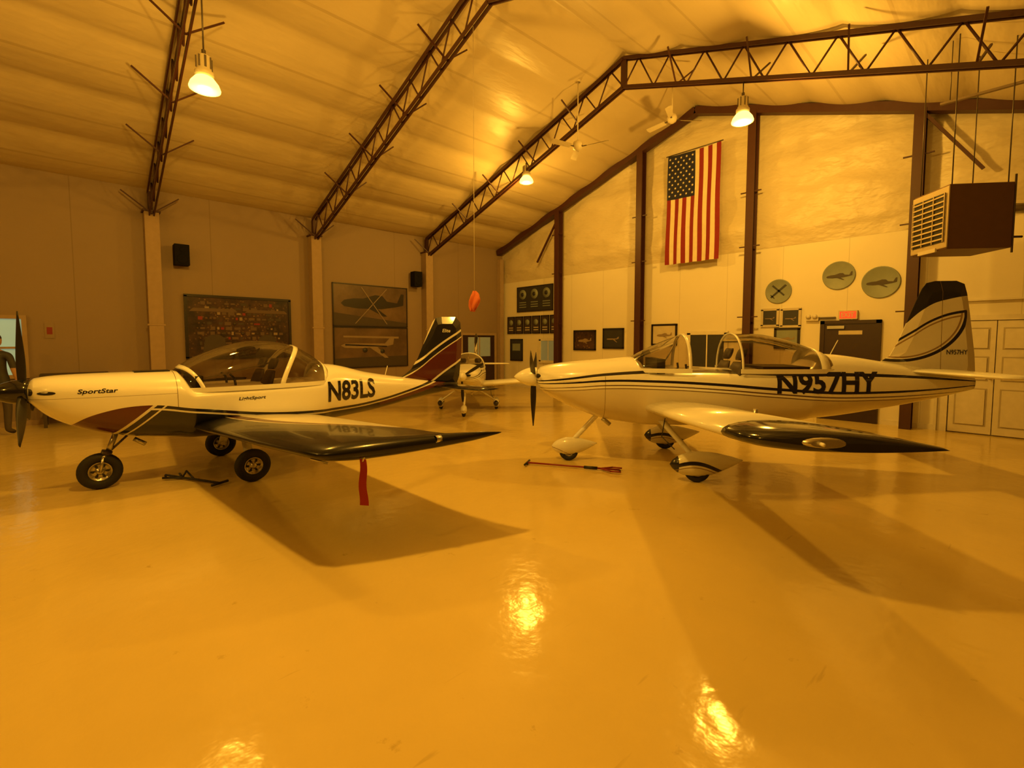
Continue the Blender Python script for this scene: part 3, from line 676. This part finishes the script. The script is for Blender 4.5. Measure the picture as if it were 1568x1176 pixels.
B.box((XL+.03,10.48,1.1),(XL+.04,10.52,1.78),M['pillar']); B.tube((XL+.02,9.88,.95),(XL+.08,9.88,.95),.025,M['metal']); B.obj('door_1')

# ------------------------------------------------------------ wall items, back
YW=YB-.003
fb=lambda a,z_,o:(a,YW-.030-o,z_)
def frame_b(x0,x1,z0,z1,mat,fw=.04,th=.035,fm=None):
    B=MB(); fm=fm or M['frame']; B.box((x0,YW-th*.7,z0),(x1,YW,z1),mat)
    for a,b_ in (((x0-fw/2,z0-fw/2),(x1+fw/2,z0+fw/2)),((x0-fw/2,z1-fw/2),(x1+fw/2,z1+fw/2)),((x0-fw/2,z0),(x0+fw/2,z1)),((x1-fw/2,z0),(x1+fw/2,z1))): B.box((a[0],YW-th,a[1]),(b_[0],YW,b_[1]),fm)
    return B
def disc(B,x_,z_,r,mat,o=.0,n=28): B.lathe([(r,-.0),(r,-.012),(.001,-.013)],mat,(x_,YW-.025-o,z_),'y',n)
B=frame_b(-12.25,-10.55,2.68,3.53,M['dark'],.03)
for k in range(3):
    xx=-11.97+.57*k; disc(B,xx,3.27,.17,M['bluegrey']); disc(B,xx,3.27,.07,M['dark'],.014)
    for z_ in (2.98,2.90,2.82): B.box((xx-.17,YW-.032,z_),(xx+.17,YW-.024,z_+.03),M['bluegrey'])
B.obj('squadron_sign_board')
for k in range(6):
    x0=-12.75+.42*k
    B=frame_b(x0,x0+.34,1.92,2.50,M['seat'],.035); disc(B,x0+.17,2.30,.10,M['bluegrey'],0,16)
    for z_ in (2.10,2.02): B.box((x0+.06,YW-.03,z_),(x0+.28,YW-.024,z_+.03),M['paper'])
    B.obj('award_plaque')
def winb(name,x0,x1,z0,z1,mat):
    B=frame_b(x0,x1,z0,z1,mat,.09,.05,M['trimw']); B.box(((x0+x1)/2-.015,YW-.04,z0),((x0+x1)/2+.015,YW,z1),M['trimw']); B.obj(name)
winb('window_2',-11.11,-10.36,.95,1.70,M['win2'])
winb('window_3',-5.80,-4.85,.95,1.85,M['dark'])
B=frame_b(-12.6,-12.0,.95,1.70,M['dark']); B.box((-12.5,YW-.03,1.3),(-12.1,YW-.024,1.55),M['bluegrey']); B.obj('framed_picture')
def pic(x0,x1,z0,z1,bg,k,fm=None,fg=None):
    B=frame_b(x0,x1,z0,z1,bg,.05,.035,fm); plane_sil(B,fb,(x0+x1)/2,(z0+z1)/2-.02,(x1-x0)*.30,fg or M['mid'],k); B.obj('framed_picture')
pic(-9.62,-8.80,1.38,1.96,mprint,0); pic(-8.49,-7.80,1.44,2.0,M['dark'],1,M['black'],M['mid']); pic(-6.86,-6.16,1.55,2.08,M['paper'],0)
pic(-4.05,-3.72,1.99,2.36,M['dark'],1,M['paper']); pic(-3.64,-3.28,1.97,2.35,M['dark'],1,M['paper']); pic(-3.76,-3.29,1.50,1.92,M['bluegrey'],0)
for i,(x_,z_,r) in enumerate(((-3.73,2.76,.27),(-2.60,3.0,.29),(-1.90,2.80,.31))):
    B=MB(); B.lathe([(r,0),(r,-.02),(r*.96,-.025),(r*.93,-.02),(.001,-.02)],M['bluegrey'],(x_,YW,z_),'y',36)
    if i==0:
        c_=lambda p,q:(x_+p*r,YW-.024,z_+q*r)
        B.poly([c_(-.6,-.45),c_(-.5,-.55),c_(.65,.45),c_(.5,.55)],M['dark']); B.poly([c_(-.5,.45),c_(-.4,.55),c_(.5,-.3),c_(.42,-.4)],M['dark']); B.poly([c_(-.55,-.25),c_(-.25,-.55),c_(-.3,-.6),c_(-.6,-.3)],M['dark'])
    else: plane_sil(B,lambda a,b_,o:(a,YW-.024-o,b_),x_,z_-.02,r*.75,M['seat'],0)
    B.obj('round_aircraft_plaque')
B=MB(); B.box((-2.80,YB-.05,0),(-1.93,YB-.01,2.0),M['doord'])
for a,b_ in (((-2.88,0),(-2.80,2.07)),((-1.93,0),(-1.85,2.07)),((-2.88,2.0),(-1.85,2.07))): B.box((a[0],YB-.07,a[1]),(b_[0],YW,b_[1]),M['doord'])
B.box((-2.7,YB-.10,.98),(-2.03,YB-.06,1.03),M['metal']); B.box((-2.72,YB-.09,.94),(-2.64,YB-.05,1.07),M['metal']); B.box((-2.09,YB-.09,.94),(-2.01,YB-.05,1.07),M['metal'])
B.box((-2.55,YB-.055,1.78),(-2.15,YB-.045,1.86),M['paper']); B.box((-2.75,YB-.09,1.90),(-2.45,YB-.05,1.96),M['metal']); B.obj('door_2')
B=MB(); B.box((-2.56,YB-.08,2.09),(-2.24,YW,2.27),M['paper']); B.box((-2.54,YB-.083,2.11),(-2.26,YB-.079,2.25),M['exit'])
me=B.obj('exit_sign')
t=textmesh('EXIT',0,.22,0,.09,lambda a,b_:0,M['paper'],me,'lettering')
t.rotation_euler=(0,0,-math.pi/2); t.location=(-2.51,YB-.088,2.135)
B=MB(); B.box((-3.15,YB-.05,2.12),(-2.62,YW,2.15),M['dkmetal'])
for xx in (-3.1,-2.98): B.lathe([(.03,0),(.05,-.05),(.001,-.055)],M['trimw'],(xx,YB-.05,2.17),'y',14)
B.box((-3.16,YB-.07,2.08),(-2.92,YW,2.16),M['trimw']); B.obj('emergency_light')
for di,(x0,x1) in enumerate(((-.83,.30),(.34,1.45))):
    B=MB(); w_=(x1-x0)/2
    for l in (0,1):
        a=x0+l*w_+.006; c_=x0+(l+1)*w_-.006
        B.box((a,YB-.06,.02),(c_,YW,2.0),M['doorw'])
        for z0,z1 in ((.15,.82),(.95,1.38),(1.5,1.88)):
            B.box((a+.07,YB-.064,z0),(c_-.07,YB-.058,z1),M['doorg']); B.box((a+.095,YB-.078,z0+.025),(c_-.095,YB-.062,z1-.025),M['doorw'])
    B.lathe([(.012,0),(.012,-.03),(.025,-.04),(.001,-.055)],M['metal'],(x0+w_-.05,YB-.06,1.0),'y',12)
    B.obj('door_%d'%(3+di),bevel=.005)
B=MB()
for a,b_ in (((-.93,0),(-.84,2.10)),((1.46,0),(1.55,2.10)),((-.93,2.01),(1.55,2.10))): B.box((a[0],YB-.08,a[1]),(b_[0],YW,b_[1]),M['trimw'])
B.obj('trim_1')
B=MB(); B.box((-1.02,YB-.06,.0),(-.98,YW,2.35),M['trimw']); B.box((-1.02,YB-.06,2.35),(XR-.01,YW,2.38),M['trimw']); B.obj('trim_2')
# flag
B=MB(); x0,x1,z1,z0=-6.34,-4.99,6.36,3.62; nx,nz=52,60
def fp(i,j,o=0.0):
    u=i/nx; v=j/nz; X=x0+(x1-x0)*u; Z=z1+(z0-z1)*v
    return (X-.03*v*(1-u),YB-.28-o-.018*math.sin(u*22+v*2)*(.3+v)-.012*math.sin(v*9+u*4),Z-.03*math.sin(math.pi*u)*(1-v))
for i in range(nx):
    for j in range(nz):
        k=i//4; mat=M['flagb'] if (i<28 and j<24) else (M['flagr'] if k%2==0 else M['flagw'])
        B.add([fp(i,j),fp(i+1,j),fp(i+1,j+1),fp(i,j+1)],[(0,1,2,3)],mat,True)
B.tube((x0-.05,YB-.28,z1+.01),(x1+.05,YB-.28,z1+.01),.012,M['dkmetal'])
for r_i in range(11):
    for c_i in range(9):
        if (r_i+c_i)%2==0:
            ci=(c_i+.9)*28/9.8; rj=(r_i+1)*24/12; p=Vector(fp(ci,rj,.006)); pts=[]
            for k in range(10):
                a=math.pi/2+k*math.pi/5; r2=.034 if k%2==0 else .014; pts.append((p.x+r2*math.cos(a),p.y-.004,p.z+r2*math.sin(a)))
            B.add(pts+[tuple(p-Vector((0,.004,0)))],[(k,(k+1)%10,10) for k in range(10)],M['flagw'])
B.obj('american_flag')

# ------------------------------------------------------------ unit heater
HX,HY,HZ=-.62,8.95,2.86
E=empty('unit_heater',(HX,HY,HZ),math.radians(40))
B=MB(); B.box((-.38,-.32,0),(.38,.32,.84),M['heater']); B.box((-.395,-.33,.02),(-.375,.33,.82),M['heaterf']); B.obj('cabinet',E,bevel=.015)
B=MB(); B.box((-.402,-.28,.10),(-.393,.28,.74),M['black'])
for k in range(9): B.beam((-.410,-.28,.14+.07*k),(-.410,.28,.14+.07*k),.012,.022,M['heaterf'],(.5,0,1))
for k in range(4): B.box((-.418,-.285+.19*k-.006,.10),(-.408,-.285+.19*k+.006,.74),M['heaterf'])
B.obj('louvers',E)
B=MB(); zc=roofz(HX)-HZ
for sx,sy in ((-.33,-.28),(.33,-.28),(-.33,.28),(.33,.28)): B.tube((sx,sy,.84),(sx,sy,zc-.15),.007,M['dkmetal'],n=6)
B.tube((.38,.1,.60),(.95,.1,.60),.07,M['metal']); B.tube((.38,-.25,.15),(.55,-.25,.15),.015,M['dkmetal'])
B.box((-.41,-.16,-.01),(-.385,.16,.04),M['paper']); B.tube((.385,-.25,.74),(.385,.25,.74),.015,M['dkmetal'])
B.tube((.40,-.30,-.06),(.40,-.30,.94),.012,M['dkmetal']); B.obj('hangers_and_flue',E)
B=MB(); B.beam((-.9,9.0,4.95),(.95,9.0,4.95),.05,.03,M['mid'])
for xx in (-.8,.85): B.tube((xx,9.0,4.95),(xx,9.0,roofz(xx)-.05),.006,M['dkmetal'],n=6)
B.obj('ceiling_conduit')

B=MB(); B.tube((-6.05,4.77,roofz(-6.05)-.68),(-6.05,4.77,2.44),.005,M['paper'],n=6)
R=[]
for k in range(16):
    u=k/15; r3=.010+.085*math.sin(math.pi*min(1,.06+u*.78))**.9
    R.append([(-6.05+.03*math.sin(u*5)+r3*(1+.55*math.sin(3*t+u*5))*math.cos(t)*.8,4.77+r3*(1+.5*math.cos(4*t+u*4))*math.sin(t)*.7,2.46-.30*u+.04*math.sin(3*t)*u) for t in [2*math.pi*j/26 for j in range(26)]])
B.rings(R,M['orange']); B.obj('hanging_windsock_bundle')
B=MB(); vs=[]
for k in range(13):
    z_=.78-.35*k/12; w_=.026+.010*k/12; o=.006*math.sin(k*.7)
    vs+=[(3.66-w_*.8,.10-w_*.6+o,z_),(3.66+w_*.8,.10+w_*.6+o,z_)]
B.add(vs,[(2*k,2*k+1,2*k+3,2*k+2) for k in range(12)],M['red'],True); B.tube((3.66,.10,.76),(3.66,.12,.82),.007,M['metal']); B.obj('pitot_streamer',EA)
B=MB(); a=Vector((-4.39,4.34,.03)); c_=Vector((-3.34,4.94,.03)); d=(c_-a).normalized(); s=Vector((-d.y,d.x,0))
B.tube(a,c_,.012,M['redpaint']); B.tube(a-s*.12,a+s*.12,.014,M['black']); B.tube(c_-d*.45,c_-d*.28,.02,M['black']); B.path([c_-d*.25,c_-d*.1+s*.10,c_+d*.02+s*.09],.010,M['redpaint']); B.path([c_-d*.25,c_-d*.1-s*.10,c_+d*.02-s*.09],.010,M['redpaint']); B.tube(a+Vector((0,0,-.028)),a,.012,M['black']); B.tube(c_-Vector((0,0,.028)),c_,.012,M['black'])
B.obj('tow_bar')
B=MB(); a=Vector((-6.95,.72,.03)); c_=Vector((-6.13,1.13,.03)); d=(c_-a).normalized(); s=Vector((-d.y,d.x,0))
B.path([a,a+d*.35,c_],.013,M['black']); B.path([a+s*.10+d*.1,a+d*.3,a-s*.10+d*.1],.013,M['black']); B.tube(c_-s*.10,c_+s*.10,.015,M['black']); B.path([a+d*.3,a+d*.34+s*.02+Vector((0,0,.08)),a+d*.5],.010,M['black']); B.tube(a-Vector((0,0,.028)),a,.013,M['black'])
B.obj('tow_bar')

# ------------------------------------------------------------ person at far left
def skinobj(name,verts,edges,rad,mat,parent,sub=2,root=0):
    me=bpy.data.meshes.new(name); me.from_pydata(verts,edges,[]); me.materials.append(mat)
    o=bpy.data.objects.new(name,me); COL.objects.link(o); o.parent=parent
    o.modifiers.new('skin','SKIN'); md=o.modifiers.new('sub','SUBSURF'); md.levels=sub; md.render_levels=sub
    if not me.skin_vertices: me.skin_vertices.new()
    for i,r in enumerate(rad):
        sv=me.skin_vertices[0].data[i]; sv.radius=(r,r) if isinstance(r,float) else r; sv.use_root=(i==root)
    o.modifiers['skin'].use_smooth_shade=True
    return o
P=empty('standing_person',(-12.0,-1.04,0),math.radians(60))
m,nt,b=newmat('person_clothes_skin'); g=NG(nt); x,y,z,co=g.coord()
c=g.mix(g.noise(co,12,3),(.03,.03,.035),(.05,.05,.055)); c=g.mix(g.math('LESS_THAN',z,.92),c,(.07,.055,.045)); c=g.mix(g.math('LESS_THAN',z,.07),c,(.02,.015,.012))
skin=(.45,.27,.17); c=g.mix(g.math('GREATER_THAN',z,1.48),c,skin)
c=g.mix(both(g,g.math('GREATER_THAN',g.math('ABSOLUTE',x),.215),g.math('LESS_THAN',z,1.18)),c,skin)
g.link(c,b.inputs['Base Color']); b.inputs['Roughness'].default_value=.7; mper=m
mskin=pmat('skin_tone',skin,.5); mhair=pmat('hair_brown',(.04,.025,.015),.7)
V=[(0,0,.96),(0,0,1.10),(0,-.01,1.28),(0,0,1.42),(0,0,1.50),(0,0,1.56),
 (.10,0,.90),(.12,.01,.50),(.12,-.02,.10),(.13,.12,.04),(-.10,0,.90),(-.12,.01,.50),(-.12,-.02,.10),(-.13,.12,.04),
 (.19,0,1.40),(.25,.0,1.14),(.27,.06,.90),(-.19,0,1.40),(-.25,.0,1.14),(-.27,.06,.90)]
Ed=[(0,1),(1,2),(2,3),(3,4),(4,5),(0,6),(6,7),(7,8),(8,9),(0,10),(10,11),(11,12),(12,13),(3,14),(14,15),(15,16),(3,17),(17,18),(18,19)]
Rd=[(.15,.11),(.14,.10),(.16,.11),(.14,.09),.055,.055,.09,.062,.045,.038,.09,.062,.045,.038,.058,.045,.03,.058,.045,.03]
skinobj('body',V,Ed,Rd,mper,P)
B=MB(); R=[]
for k in range(17):
    u=k/16; a=math.pi*u; z_=1.66-.115*math.cos(a); r3=math.sin(a)**.85
    R.append([(.073*r3*math.cos(t),(.092*r3+(.006 if z_<1.62 else 0))*math.sin(t)+.005,z_) for t in [2*math.pi*j/24 for j in range(24)]])
B.rings(R,mskin); B.rings([[(-.012,.09,1.68),(.012,.09,1.68),(0,.098,1.69)],[(-.018,.095,1.635),(.018,.095,1.635),(0,.122,1.64)]],mskin)
for sg in (1,-1):
    B.lathe([(.001,.012),(.010,.006),(.012,0)],M['trimw'],(sg*.030,.086,1.665),'y',12); B.lathe([(.001,.015),(.005,.013)],M['black'],(sg*.030,.086,1.665),'y',10)
    B.rings([[(sg*.072,-.012,1.63),(sg*.072,.016,1.63),(sg*.072,.022,1.69),(sg*.072,-.014,1.69)],[(sg*.086,-.02,1.635),(sg*.086,.0,1.632),(sg*.088,.006,1.69),(sg*.088,-.02,1.69)]],mskin)
B.box((-.024,.088,1.604),(.024,.098,1.611),M['redpaint']); B.obj('head',P)
B=MB(); R=[]
for k in range(9):
    u=k/8; a=math.pi*.5*u; z_=1.675+.112*math.sin(a); r3=math.cos(a)**.8+.001
    R.append([(.082*r3*math.cos(t),.100*r3*math.sin(t)-.006-(.010 if k==0 else 0),z_-(.035 if math.sin(t)<-.2 and k==0 else 0)) for t in [2*math.pi*j/24 for j in range(24)]])
B.rings(R,mhair); B.obj('hair',P)
for sg in (1,-1):
    hx,hy,hz=sg*.27,.06,.90
    B=MB(); R=[]
    for k in range(6):
        u=k/5; R.append([(hx+.013*math.cos(t),hy+.01*u+(.028+.012*u)*math.sin(t),hz-.09*u) for t in [2*math.pi*j/12 for j in range(12)]])
    B.rings(R,mskin); B.obj('palm',P)
    for fi,(dy,L) in enumerate(((.034,.070),(.012,.080),(-.010,.075),(-.030,.058))):
        y0=hy+.01+dy; skinobj('finger',[(hx,y0,hz-.075),(hx,y0+.002,hz-.09-L*.4),(hx-sg*.010,y0+.002,hz-.09-L*.72),(hx-sg*.024,y0,hz-.09-L)],[(0,1),(1,2),(2,3)],[.009,.0085,.008,.007],mskin,P,1)
    skinobj('thumb',[(hx,hy+.03,hz-.02),(hx-sg*.012,hy+.055,hz-.05),(hx-sg*.02,hy+.062,hz-.085)],[(0,1),(1,2)],[.011,.010,.008],mskin,P,1)

# ------------------------------------------------------------ camera
cam=bpy.data.cameras.new('camera'); co_=bpy.data.objects.new('camera',cam); COL.objects.link(co_)
co_.location=(0,0,1.65); co_.rotation_euler=(math.radians(86.5),0,math.radians(47.2))
cam.sensor_width=36; cam.lens=718/1568*36; cam.shift_y=-22.1/1568; cam.clip_start=.05
bpy.context.scene.camera=co_
bpy.context.scene.view_settings.view_transform='Standard'
